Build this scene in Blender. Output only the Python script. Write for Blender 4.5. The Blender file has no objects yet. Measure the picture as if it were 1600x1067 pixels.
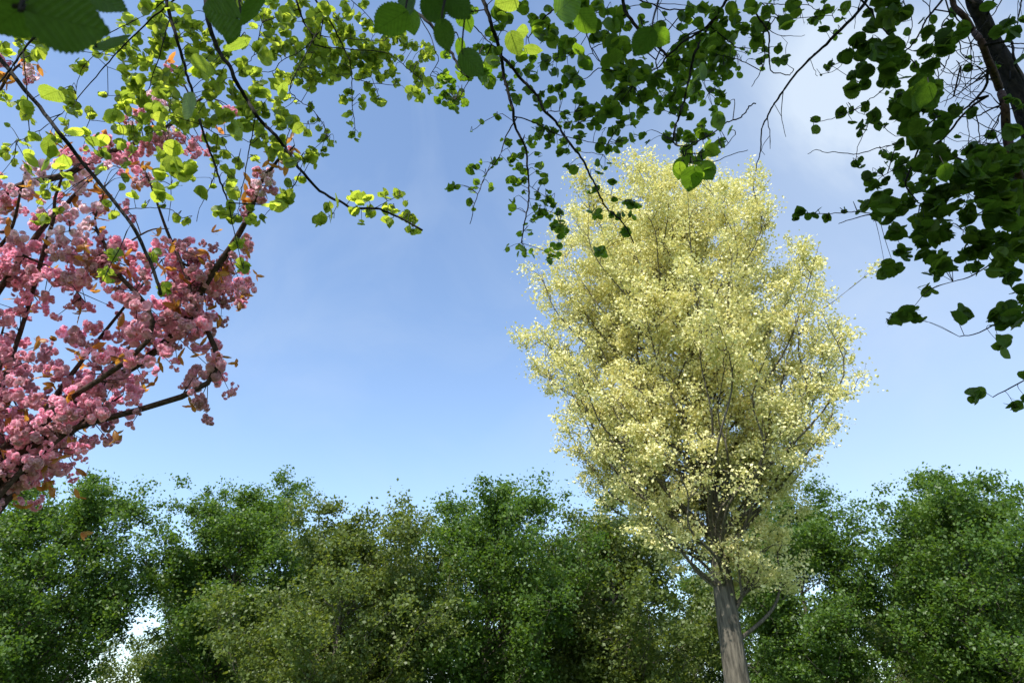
import bpy, math, random
import numpy as np
from mathutils import Vector
R = math.radians
rnd = random.Random(7)
S = bpy.context.scene
COL = S.collection

# ------------------------------------------------------------------ camera
PITCH = R(30)
CAMZ = 1.6
cam = bpy.data.cameras.new('camera'); camo = bpy.data.objects.new('camera', cam); COL.objects.link(camo)
camo.location = (0, 0, CAMZ); camo.rotation_euler = (R(90) + PITCH, 0, 0)
cam.lens = 24; cam.sensor_width = 36; cam.clip_end = 3000; cam.clip_start = 0.05
cam.dof.use_dof = True; cam.dof.focus_distance = 5.0; cam.dof.aperture_fstop = 9
S.camera = camo
# ------------------------------------------------------------------ sky, sun, exposure
SUN_EL, SUN_AZ = 52, 212          # azimuth: compass-like, 0 = +Y, clockwise
sd = Vector((math.sin(R(SUN_AZ)) * math.cos(R(SUN_EL)), math.cos(R(SUN_AZ)) * math.cos(R(SUN_EL)), math.sin(R(SUN_EL))))
S.view_settings.view_transform = 'Standard'; S.view_settings.look = 'None'
S.view_settings.exposure = 0.95; S.view_settings.gamma = 1
W = bpy.data.worlds.new('World'); S.world = W; W.use_nodes = True
nt = W.node_tree; N = nt.nodes; L = nt.links; N.clear()
out = N.new('ShaderNodeOutputWorld'); bg = N.new('ShaderNodeBackground'); bg.inputs['Strength'].default_value = 0.15
sky = N.new('ShaderNodeTexSky'); sky.sky_type = 'NISHITA'; sky.sun_disc = False
sky.sun_elevation = R(SUN_EL); sky.sun_rotation = R(SUN_AZ)
sky.air_density = 1.0; sky.dust_density = 0.6; sky.ozone_density = 1.3
tc = N.new('ShaderNodeTexCoord')
def wmath(op, a, b=None, c=None, clamp=False):
    m = N.new('ShaderNodeMath'); m.operation = op; m.use_clamp = clamp
    for i, v in enumerate((a, b, c)):
        if v is None: continue
        if isinstance(v, (int, float)): m.inputs[i].default_value = v
        else: L.new(v, m.inputs[i])
    return m.outputs[0]
FW = Vector((0, math.cos(PITCH), math.sin(PITCH))); UP = Vector((0, -math.sin(PITCH), math.cos(PITCH))); RT = Vector((1, 0, 0))
FPX = 24 / 36 * 1600
def P(x, y, d):
    return Vector((0, 0, CAMZ)) + (FW + RT * ((x - 800) / FPX) + UP * ((533.5 - y) / FPX)) * d
def lobe(v, r0, r1):
    vd = N.new('ShaderNodeVectorMath'); vd.operation = 'DISTANCE'; L.new(tc.outputs['Generated'], vd.inputs[0]); vd.inputs[1].default_value = v
    mr = N.new('ShaderNodeMapRange'); mr.interpolation_type = 'SMOOTHSTEP'; L.new(vd.outputs['Value'], mr.inputs[0])
    mr.inputs[1].default_value = r0; mr.inputs[2].default_value = r1; mr.inputs[3].default_value = 1; mr.inputs[4].default_value = 0
    return mr.outputs[0]
no = N.new('ShaderNodeTexNoise'); no.inputs['Scale'].default_value = 4.2; no.inputs['Detail'].default_value = 8; no.inputs['Roughness'].default_value = .55; no.inputs['Distortion'].default_value = .9
L.new(tc.outputs['Generated'], no.inputs['Vector'])
c1 = (P(1375, 120, 1) - Vector((0, 0, CAMZ))).normalized()
c2 = (P(1480, 330, 1) - Vector((0, 0, CAMZ))).normalized()
n1 = wmath('MULTIPLY_ADD', no.outputs['Fac'], 3.2, -1.05, clamp=True)
cl = wmath('MULTIPLY', lobe(c1, 0.02, 0.19), n1)
veil = wmath('MULTIPLY', lobe(c2, 0.12, 0.66), 0.40)
veil2 = wmath('MULTIPLY', wmath('MULTIPLY_ADD', no.outputs['Fac'], 1.6, -0.72, clamp=True), 0.35)
fac = wmath('ADD', wmath('ADD', wmath('MULTIPLY', cl, .95), veil), veil2, clamp=True)
mix = N.new('ShaderNodeMixRGB'); L.new(fac, mix.inputs[0]); L.new(sky.outputs[0], mix.inputs[1]); mix.inputs[2].default_value = (2.45, 2.88, 3.45, 1)
L.new(mix.outputs[0], bg.inputs['Color']); L.new(bg.outputs[0], out.inputs['Surface'])
sun = bpy.data.lights.new('sun', 'SUN'); suno = bpy.data.objects.new('sun', sun); COL.objects.link(suno)
sun.energy = 3.8; sun.angle = R(0.5); sun.color = (1, .96, .88)
suno.rotation_euler = sd.to_track_quat('Z', 'Y').to_euler(); suno.location = (0, 0, 30)

# ------------------------------------------------------------------ materials
def newmat(name):
    m = bpy.data.materials.new(name); m.use_nodes = True; m.node_tree.nodes.clear(); return m
def leaf_mat(name, top, trans, tmix=0.5, rough=0.45, var=0.25, veins=True, spec=.5):
    m = newmat(name); n = m.node_tree.nodes; l = m.node_tree.links
    o = n.new('ShaderNodeOutputMaterial'); pb = n.new('ShaderNodeBsdfPrincipled'); tr = n.new('ShaderNodeBsdfTranslucent'); mx = n.new('ShaderNodeMixShader')
    pb.inputs['Roughness'].default_value = rough; pb.inputs['Specular IOR Level'].default_value = spec
    vc = n.new('ShaderNodeAttribute'); vc.attribute_name = 'rand'
    def vary(col, amt):
        hs = n.new('ShaderNodeHueSaturation'); hs.inputs['Color'].default_value = (*col, 1)
        a = n.new('ShaderNodeMapRange'); l.new(vc.outputs['Fac'], a.inputs[0]); a.inputs[3].default_value = 1 - amt; a.inputs[4].default_value = 1 + amt; l.new(a.outputs[0], hs.inputs['Value'])
        b = n.new('ShaderNodeMapRange'); l.new(vc.outputs['Fac'], b.inputs[0]); b.inputs[3].default_value = .515; b.inputs[4].default_value = .485; l.new(b.outputs[0], hs.inputs['Hue'])
        return hs.outputs[0]
    ct = vary(top, var); cr = vary(trans, var)
    if veins:
        uv = n.new('ShaderNodeUVMap'); sp = n.new('ShaderNodeSeparateXYZ'); l.new(uv.outputs[0], sp.inputs[0])
        def M(op, a, b=None, clamp=False):
            q = n.new('ShaderNodeMath'); q.operation = op; q.use_clamp = clamp
            for i, v in enumerate((a, b)):
                if v is None: continue
                if isinstance(v, (int, float)): q.inputs[i].default_value = v
                else: l.new(v, q.inputs[i])
            return q.outputs[0]
        ax = M('ABSOLUTE', sp.outputs['X'])
        w = M('FRACT', M('MULTIPLY', M('SUBTRACT', sp.outputs['Y'], M('MULTIPLY', ax, 0.9)), 8.5))
        side = M('LESS_THAN', M('ABSOLUTE', M('SUBTRACT', w, 0.5)), 0.07)
        mid = M('LESS_THAN', ax, 0.014)
        vn = M('MAXIMUM', side, mid)
        nz = n.new('ShaderNodeTexNoise'); nz.inputs['Scale'].default_value = 9; l.new(uv.outputs[0], nz.inputs['Vector'])
        ramp = M('MULTIPLY_ADD' if False else 'MULTIPLY', nz.outputs['Fac'], 1.0)
        def vein(c, k):
            q = n.new('ShaderNodeMixRGB'); q.blend_type = 'MULTIPLY'; l.new(vn, q.inputs[0]); l.new(c, q.inputs[1]); q.inputs[2].default_value = (k, k, k * .8, 1)
            g = n.new('ShaderNodeMapRange'); l.new(ramp, g.inputs[0]); g.inputs[1].default_value = .3; g.inputs[2].default_value = .7; g.inputs[3].default_value = .82; g.inputs[4].default_value = 1.12
            h = n.new('ShaderNodeMixRGB'); h.blend_type = 'MULTIPLY'; h.inputs[0].default_value = 1; l.new(q.outputs[0], h.inputs[1]); l.new(g.outputs[0], h.inputs[2])
            return h.outputs[0]
        cr = vein(cr, 0.62); ct = vein(ct, 1.3)
        bp = n.new('ShaderNodeBump'); bp.inputs['Strength'].default_value = .5; bp.inputs['Distance'].default_value = .002
        tri = M('ABSOLUTE', M('SUBTRACT', w, 0.5)); l.new(tri, bp.inputs['Height']); l.new(bp.outputs[0], pb.inputs['Normal'])
    l.new(ct, pb.inputs['Base Color']); l.new(cr, tr.inputs['Color'])
    mx.inputs[0].default_value = tmix; l.new(pb.outputs[0], mx.inputs[1]); l.new(tr.outputs[0], mx.inputs[2]); l.new(mx.outputs[0], o.inputs['Surface'])
    return m
def noise_mat(name, a, b, scale, rough=.85, bump=.4, dist=.01, detail=6, stretch=1):
    m = newmat(name); n = m.node_tree.nodes; l = m.node_tree.links
    o = n.new('ShaderNodeOutputMaterial'); pb = n.new('ShaderNodeBsdfPrincipled'); pb.inputs['Roughness'].default_value = rough; pb.inputs['Specular IOR Level'].default_value = .12
    t = n.new('ShaderNodeTexCoord'); z = n.new('ShaderNodeTexNoise'); z.inputs['Scale'].default_value = scale; z.inputs['Detail'].default_value = detail
    mp = n.new('ShaderNodeMapping'); mp.inputs['Scale'].default_value = (1, 1, stretch); l.new(t.outputs['Object'], mp.inputs['Vector']); l.new(mp.outputs[0], z.inputs['Vector'])
    r = n.new('ShaderNodeValToRGB'); r.color_ramp.elements[0].position = .35; r.color_ramp.elements[1].position = .68
    r.color_ramp.elements[0].color = (*a, 1); r.color_ramp.elements[1].color = (*b, 1)
    l.new(z.outputs['Fac'], r.inputs[0]); l.new(r.outputs[0], pb.inputs['Base Color'])
    bp = n.new('ShaderNodeBump'); bp.inputs['Strength'].default_value = bump; bp.inputs['Distance'].default_value = dist
    l.new(z.outputs['Fac'], bp.inputs['Height']); l.new(bp.outputs[0], pb.inputs['Normal']); l.new(pb.outputs[0], o.inputs['Surface'])
    return m
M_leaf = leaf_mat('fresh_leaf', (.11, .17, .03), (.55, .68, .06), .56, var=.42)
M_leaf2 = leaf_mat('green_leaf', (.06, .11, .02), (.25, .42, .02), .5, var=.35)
M_leaf3 = leaf_mat('shaded_leaf', (.045, .08, .015), (.13, .24, .015), .42, rough=.6, var=.3, spec=.2)  # darker, less translucent leaf: shade put into the colour
M_orange = leaf_mat('bronze_leaf', (.30, .13, .03), (.75, .33, .05), .5, veins=False)
M_petal = leaf_mat('pink_petal', (.92, .56, .66), (.90, .46, .58), .42, .7, .22, veins=False)
M_petal2 = leaf_mat('pale_pink_petal', (.94, .78, .82), (.92, .66, .74), .42, .6, .2, veins=False)
M_pale = leaf_mat('pale_yellow_leaf', (.80, .76, .37), (.66, .62, .20), .36, .5, .22, veins=False)
M_far = leaf_mat('mid_green_leaf', (.07, .13, .02), (.16, .28, .02), .4, .5, .3, veins=False)
M_far2 = leaf_mat('olive_leaf', (.10, .14, .03), (.22, .28, .03), .4, .5, .3, veins=False)
M_bark = noise_mat('dark_bark', (.008, .007, .007), (.03, .025, .022), 40, bump=.9, dist=.02, stretch=.3)
M_bark2 = noise_mat('red_brown_bark', (.03, .016, .013), (.10, .06, .048), 35)
M_cbark = noise_mat('cherry_bark', (.03, .018, .014), (.09, .055, .045), 45, bump=.8, stretch=1.6)
M_pbark = noise_mat('grey_bark', (.05, .045, .035), (.15, .13, .10), 16, bump=1, dist=.05, stretch=.16)
M_twig = noise_mat('pale_twig', (.10, .10, .04), (.22, .22, .09), 30)
M_lawn = noise_mat('lawn_grass', (.03, .06, .012), (.07, .12, .025), 3.0, .9, .6, .05)

# ------------------------------------------------------------------ mesh helpers
class MB:
    def __init__(s): s.v = []; s.f = []; s.uv = []; s.r = []; s.n = 0
    def add(s, v, f, uv=None, r=0.5):
        v = np.asarray(v, float); s.v.append(v)
        s.f.extend([tuple(i + s.n for i in q) for q in f])
        s.uv.append(uv if uv is not None else np.zeros((len(v), 2))); s.r.append(np.full(len(v), r)); s.n += len(v)
    def build(s, name, mat, parent=None, smooth=True):
        me = bpy.data.meshes.new(name)
        if s.n:
            v = np.concatenate(s.v); me.from_pydata(v.tolist(), [], s.f)
            a = me.attributes.new('rand', 'FLOAT', 'POINT'); a.data.foreach_set('value', np.concatenate(s.r))
            uv = np.concatenate(s.uv); lay = me.uv_layers.new(name='UVMap')
            li = np.zeros(len(me.loops), int); me.loops.foreach_get('vertex_index', li)
            lay.data.foreach_set('uv', uv[li].ravel())
            if smooth: me.polygons.foreach_set('use_smooth', np.ones(len(me.polygons), bool))
        me.materials.append(mat)
        return link(name, me, parent)
def link(name, data, parent=None):
    o = bpy.data.objects.new(name, data); COL.objects.link(o)
    if parent: o.parent = parent
    return o
def tag(o, label=None, cat=None, group=None, kind=None):
    if label: o['label'] = label
    if cat: o['category'] = cat
    if group: o['group'] = group
    if kind: o['kind'] = kind
    return o
def cat_smooth(pts, k=4):
    if len(pts) < 3: return [p.copy() for p in pts]
    o = []
    q = [pts[0] * 2 - pts[1]] + list(pts) + [pts[-1] * 2 - pts[-2]]
    for i in range(1, len(q) - 2):
        a, b, c, d = q[i - 1:i + 3]
        for j in range(k):
            t = j / k
            o.append(.5 * ((2 * b) + (c - a) * t + (2 * a - 5 * b + 4 * c - d) * t * t + (3 * b - a - 3 * c + d) * t ** 3))
    o.append(pts[-1].copy()); return o
def tube(mb, pts, r0, r1, sides=6, wob=0.0, flare=0):
    n = len(pts)
    if n < 2: return
    vs = []; fs = []
    up = Vector((.3, .2, 1)).normalized()
    for i, p in enumerate(pts):
        t = (pts[min(i + 1, n - 1)] - pts[max(i - 1, 0)])
        if t.length < 1e-9: t = Vector((0, 0, 1))
        t.normalize(); a = t.cross(up)
        if a.length < .05: a = t.cross(Vector((1, 0, 0)))
        a.normalize(); b = t.cross(a)
        k = i / (n - 1); r = r0 + (r1 - r0) * k
        if flare: r *= 1 + flare * max(0, 1 - k * 12) ** 2
        r *= 1 + wob * (rnd.random() - .5)
        for s in range(sides):
            an = 2 * math.pi * s / sides; vs.append(p + a * (math.cos(an) * r) + b * (math.sin(an) * r))
    for i in range(n - 1):
        for s in range(sides):
            fs.append((i * sides + s, i * sides + (s + 1) % sides, (i + 1) * sides + (s + 1) % sides, (i + 1) * sides + s))
    fs.append(tuple(range(sides))); fs.append(tuple((n - 1) * sides + s for s in range(sides)))
    mb.add([tuple(v) for v in vs], fs)
def leaf_template(rows, serr=0.0, cup=.12, fold=.18, bend=.2, wid=1.0, edge=0):
    v = []; uv = []; f = []
    ts = [i / (rows - 1) for i in range(rows)]
    for i, t in enumerate(ts):
        w = .47 * wid * max(0, math.sin(math.pi * t ** .78)) ** .62 * (1 - .12 * t)
        w *= 1 - .45 * max(0, (t - .72) / .28) ** 1.3
        if i in (0, rows - 1): w = 0.010
        se = serr * (1 if i % 2 else -1) * (1 if 0 < i < rows - 1 else 0)
        back = -.10 * max(0, 1 - t * 3)
        for k in (-1, -.5, 0, .5, 1):
            x = k * (w + (se if abs(k) == 1 else 0)); y = t + back * abs(k) + (.02 * se * 40 * 0)
            z = -fold * abs(x) - bend * (t - .35) ** 2 + cup * x * x * 2 + (edge * math.sin(t * 17 + k * 2) * abs(k))
            v.append((x, y, z)); uv.append((x, t))
    for i in range(rows - 1):
        for k in range(4):
            a = i * 5 + k; f.append((a, a + 1, a + 6, a + 5))
    return np.array(v), f, np.array(uv)
LT = [leaf_template(9, .0, .1, .1 + .25 * i / 5, -.15 + .5 * i / 5, .9 + .08 * (i % 3), .02) for i in range(6)]
LB = [leaf_template(29, .019, .15, .05 + .2 * i / 4, -.05 + .35 * i / 4, 1.0, .012) for i in range(4)]
def put_leaf(mb, base, axis, normal, length, big=False, rv=None):
    T = rnd.choice(LB if big else LT); v, f, uv = T
    y = axis.normalized(); x = y.cross(normal)
    if x.length < 1e-3: x = y.cross(Vector((1, .1, 0)))
    x.normalize(); z = x.cross(y)
    m = np.array([x, y, z]); sx = length * rnd.uniform(.88, 1.12)
    mb.add((v * np.array([sx, length, length])) @ m + np.array(base), f, uv, rnd.random() if rv is None else rv)
def rv3(s=1.0): return Vector((rnd.gauss(0, s), rnd.gauss(0, s), rnd.gauss(0, s)))

# ------------------------------------------------------------------ ground
g = MB(); g.add([(-600, -600, 0), (600, -600, 0), (600, 600, 0), (-600, 600, 0)], [(0, 1, 2, 3)])
tag(g.build('lawn', M_lawn), kind='structure')

# ------------------------------------------------------------------ overhead trees
# branches: depth0 depth1 width0 width1 | x,y ...   (widths as seen, px of the photograph)
BR = {
'A': '''
4.2 3.6 6 5|-60,20 0,92 30,130 70,178 90,205 130,255 190,330 205,350 235,410 252,460
3.9 3.9 5 2|85,-20 68,38 35,80 17,108 0,132 -10,150
3.9 3.8 2 1.4|36,80 40,120 45,172 46,205
4.4 4.2 3.2 1.4|300,-20 260,10 225,40 178,88 150,120 118,157
4.5 4.4 2 1|265,-5 225,25 190,42 150,60 95,67
4.3 4.3 1.2 1|178,88 130,81 83,75
4.2 4.2 1 1|148,86 127,110 118,147
4.2 4.2 1 1|168,105 169,150
4.0 3.8 1.6 1|97,178 75,195 50,210 25,222
4.0 3.8 1.4 1|100,212 130,214 150,222
3.8 3.8 1.2 1|140,188 165,190 200,186
4.2 3.9 5 2.5|256,-30 260,0 265,25 275,55 280,75 288,100 292,120 300,140 305,170 312,188 322,220 335,255 345,285 350,300 357,317
4.2 4.2 2 1.4|265,30 255,65 247,95 240,115 232,140
4.0 3.8 6 3|315,-30 322,0 327,42 345,85 360,105 370,130 385,155 397,175 413,195 430,212 445,230 455,245 465,260 475,272 500,298 530,315 552,325 585,326 600,330 630,343 660,360
3.9 3.9 2.4 1.6|378,-20 376,0 372,30 375,60 370,72
4.2 4.0 2 1|400,175 395,205 388,240 382,275 375,310 372,335
4.3 4.3 1.5 1|312,195 340,210 365,212 395,225
4.2 4.2 1.2 1|345,215 355,235 372,250
4.3 4.3 1 1|335,272 325,300 312,325 307,346
4.3 4.3 1.6 1|410,35 400,75 392,95
4.4 4.4 1.6 1|500,50 470,80 440,95 425,112 400,112
4.4 4.3 1.6 1|505,30 455,130 460,150 470,160 487,170 505,195 512,215
4.6 4.6 4 1.5|455,-20 468,15 475,35 487,52 500,62
5 5 3 1|480,-15 492,0 505,15 520,40 530,60 537,75 545,92 548,105 550,130 550,160 553,185 555,205
5 5 1.6 1|510,0 520,18 527,32
5 5 1.4 1|540,-8 565,15 583,35
5 5 2 1|487,52 515,58 560,62 600,65
5 5 2 1|490,70 515,75 560,78 600,82 620,93 640,110 660,125
5 5 1.4 1|560,125 580,130 615,133
5 5 1 1|580,120 588,140 592,155
3.8 3.8 1.6 1|190,329 220,326 250,325 270,330 285,342
3.8 3.8 2 1|470,268 462,285 450,305 440,322
3.8 3.8 1.2 1|530,315 520,335
3.6 3.6 1.2 1|585,325 605,315 625,305
3.8 3.8 1.2 1|262,180 262,220 265,260 268,300 262,346
3.9 3.8 1.5 1|440,250 452,205 462,195 490,194
3.7 3.6 2 1|205,350 180,400 160,440
3.7 3.6 2 1|357,317 365,360 380,420
''',
'B': '''
2.0 1.6 6 4|620,-40 635,0 645,15 665,30 680,45 700,75 712,95 730,120
4.3 4.3 1.8 1|655,25 672,55 680,80 685,95 672,118
4.0 4.0 2 1|755,100 745,112 734,124 722,145 712,155
4.3 4.2 6 1.8|748,-30 755,0 762,20 770,45 778,68 783,88 786,110 790,130 797,155 802,175 803,190 808,205 815,218 822,235 824,260 826,280 827,300 825,322 820,346 815,380
4.3 4.1 5 2|783,88 800,105 815,125 830,140 842,155 850,172 868,190 880,210 893,228 905,242 915,258 922,275 930,290 938,308 945,322 960,335 975,350 990,380
4.2 4.2 2 1.6|725,20 738,38 752,52 765,67 780,78
4.3 4.2 2.4 1|802,182 825,188 850,200 870,210 890,215 920,222 948,226
4.2 4.2 2 1|855,174 880,175 897,176
4.2 4.2 1.3 1|868,190 885,191 905,191
4.2 4.2 1 1|910,238 925,239 942,242
4.3 4.2 2 1.1|803,192 790,215 780,245 762,268 752,290 742,318 735,350
4.4 4.4 1 .9|785,178 765,185 738,205
4.3 4.3 1 .8|827,290 845,303 860,310
4.3 4.3 1 .8|826,310 850,315
4.3 4.3 1 .8|825,325 850,328 870,335
4.3 4.3 1 .8|938,300 960,308 978,315
4.2 4.0 3 2|880,-15 873,0 865,15 853,25 840,40 825,60
4.4 4.2 2 1.4|895,-15 900,0 905,20 910,40 920,65 925,80 937,97
3.8 3.8 6 4|965,-30 973,0 978,20 995,42 1010,60 1030,75 1042,88
4.0 4.0 3 1|978,22 965,32 950,50 945,70
4.2 4.2 1.8 1|925,75 940,70 952,72 950,88
4.2 4.2 2.4 1|980,105 960,110 935,107 920,120 908,125
4.2 4.2 3 2|985,-8 1000,0 1020,8 1040,15 1070,16
4.4 4.4 1.5 1|965,20 980,12 1010,8 1055,7 1085,12
4.2 4.0 4.4 3|1145,-20 1135,0 1128,12 1118,28 1100,45 1080,58 1060,72 1042,88
4.2 3.6 4.4 2.6|1118,28 1105,45 1095,65 1085,85 1080,105 1077,125 1072,145 1068,160 1063,175 1058,190 1053,205 1053,222 1058,228
4.0 4.0 3 1|1042,88 1030,105 1010,115 990,135
4.0 4.0 1.4 1|1010,65 1040,90 1065,75
4.2 4.2 1.2 1|1030,15 1045,35 1063,50 1085,62
4.2 4.2 1.2 1|1028,35 1028,15 1038,-8
4.0 4.2 3 1.3|1162,-15 1170,0 1187,30 1198,45 1202,60 1201,80 1203,100 1206,113 1220,115 1234,117 1240,108
4.0 4.2 2.2 1|1187,30 1193,60 1195,95 1186,117 1175,135
4.2 4.2 1.4 .8|1200,45 1215,55 1235,57 1258,57
4.2 4.2 .8 .6|1220,56 1230,67
4.2 4.2 1.6 1|1190,5 1210,7 1230,8 1260,8 1275,15 1290,16
4.2 4.2 1.6 1|1205,26 1220,29 1250,29 1300,24
4.0 4.0 1.6 1|1165,98 1140,90 1120,85
3.0 3.0 2.4 2|1058,228 1075,228 1085,222 1098,218 1125,200 1135,192 1155,185 1165,175 1172,165 1181,161
3.0 3.0 1.8 1|1085,240 1105,236 1128,232 1140,222 1148,210
3.0 3.0 2 1|1072,235 1070,255 1090,252 1110,253 1140,243 1168,235
4.4 4.0 5 1.2|1372,-25 1358,-5 1340,20 1305,55 1280,80 1265,92 1240,120 1222,145 1210,162 1200,180 1190,202 1189,232 1185,248 1181,268
4.2 4.2 1 .8|1265,92 1270,105 1277,120
4.2 4.2 1.4 .8|1224,142 1221,178 1228,215
4.2 4.2 1.2 .8|1210,163 1221,181
4.2 4.2 1.6 .8|1199,184 1203,210 1203,232
4.2 4.2 1 .8|1203,212 1190,232 1195,243
4.2 4.2 1.2 .8|1345,0 1338,25 1335,45
''',
'C': '''
4.4 4.4 5 11|1478,-30 1488,0 1492,12 1508,28 1520,48 1533,65 1543,92 1553,115 1562,140 1570,165 1572,200 1578,235 1588,265 1602,300 1625,350 1660,420
4.6 4.4 3.4 2|1476,-5 1460,15 1448,30 1438,50 1425,70 1408,88
4.6 4.6 2 1|1435,-8 1450,10 1456,25
4.6 4.6 1.6 1|1455,-8 1454,0 1452,30 1447,70
4.6 4.6 1.6 1|1410,-8 1411,0 1420,18 1425,35 1423,50 1415,75
4.2 4.2 3.4 2|1338,-12 1345,0 1362,18 1370,35 1395,62 1430,100
4.3 4.3 2 1|1570,-8 1555,18 1540,35 1519,65 1508,92
4.4 4.4 1.6 1|1543,62 1520,72 1500,78 1470,85
4.6 4.6 1.4 1|1490,-10 1512,22 1520,30
4.5 4.4 2.6 1|1545,113 1520,130 1490,152 1470,160
4.4 4.2 4.4 2|1543,112 1540,135 1525,155 1510,168 1495,178 1470,181 1450,195
4.4 4.4 4 2.4|1545,150 1520,165 1500,185 1485,205 1465,225 1455,235 1485,243 1512,253
4.5 4.5 3 1.4|1562,165 1540,175 1530,180 1505,183 1480,180
4.4 4.4 1.2 .8|1494,95 1505,115 1510,140
4.4 4.4 1.4 1|1463,90 1466,115 1468,130 1490,150 1520,158
4.4 4.4 1.2 1|1470,110 1490,115 1510,95
4.4 4.4 1.2 1|1500,100 1488,125 1490,145
4.4 4.4 1.6 1|1461,236 1445,255 1430,270 1415,285
4.4 4.4 1.4 1|1463,237 1472,248 1460,275
4.4 4.4 1.2 1|1475,230 1475,205
4.4 4.4 2 1|1524,172 1530,205 1532,232
4.4 4.4 1.4 1|1510,178 1514,205 1514,228 1530,222 1545,212
4.4 4.4 2 1|1440,245 1420,255 1405,262 1380,275
4.3 4.3 3 1.4|1420,270 1415,290 1430,310 1436,317 1450,317 1475,300
4.4 4.4 3 1|1600,320 1560,300 1535,330 1520,340 1505,360
4.4 4.4 2.6 1|1420,318 1395,322 1365,333 1340,340 1322,345 1310,350
4.4 4.4 1.6 1|1365,334 1340,331 1320,332 1290,334 1270,334 1255,333
4.4 4.4 1.6 1|1400,226 1370,232 1345,240 1330,241 1305,238 1288,238 1276,234 1262,240
4.4 4.4 1.2 1|1362,178 1352,205 1340,230 1338,250
4.2 4.2 1.2 1|1345,168 1325,176 1300,185 1275,192
4.4 4.4 1.2 .8|1375,195 1398,212 1410,213
4.4 4.4 1 .8|1320,95 1305,110 1283,117
4.4 4.4 1 .8|1300,103 1335,125 1360,132
4.3 4.3 2 1|1395,125 1375,145 1360,155 1335,172
4.4 4.4 1 .8|1325,160 1335,172 1350,180
4.4 4.4 1 .8|1405,100 1395,130 1405,148
4.2 4.2 3 1.4|1597,-8 1595,10 1590,35 1587,60
4.2 4.2 4.5 3|1576,64 1582,68 1585,90 1592,115 1612,140
4.4 4.4 2 1|1580,235 1600,232
4.4 4.4 3 1|1572,150 1585,158 1610,165
4.4 4.4 3 1.4|1578,225 1560,260 1540,280 1515,285 1500,275
4.4 4.0 3 1.4|1610,320 1590,350 1560,400 1520,430 1490,440
4.6 4.6 3 1.4|1650,400 1620,450 1580,490 1530,520 1500,525
4.8 4.8 3 1.4|1680,520 1640,570 1590,600 1550,620
''' }
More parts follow.
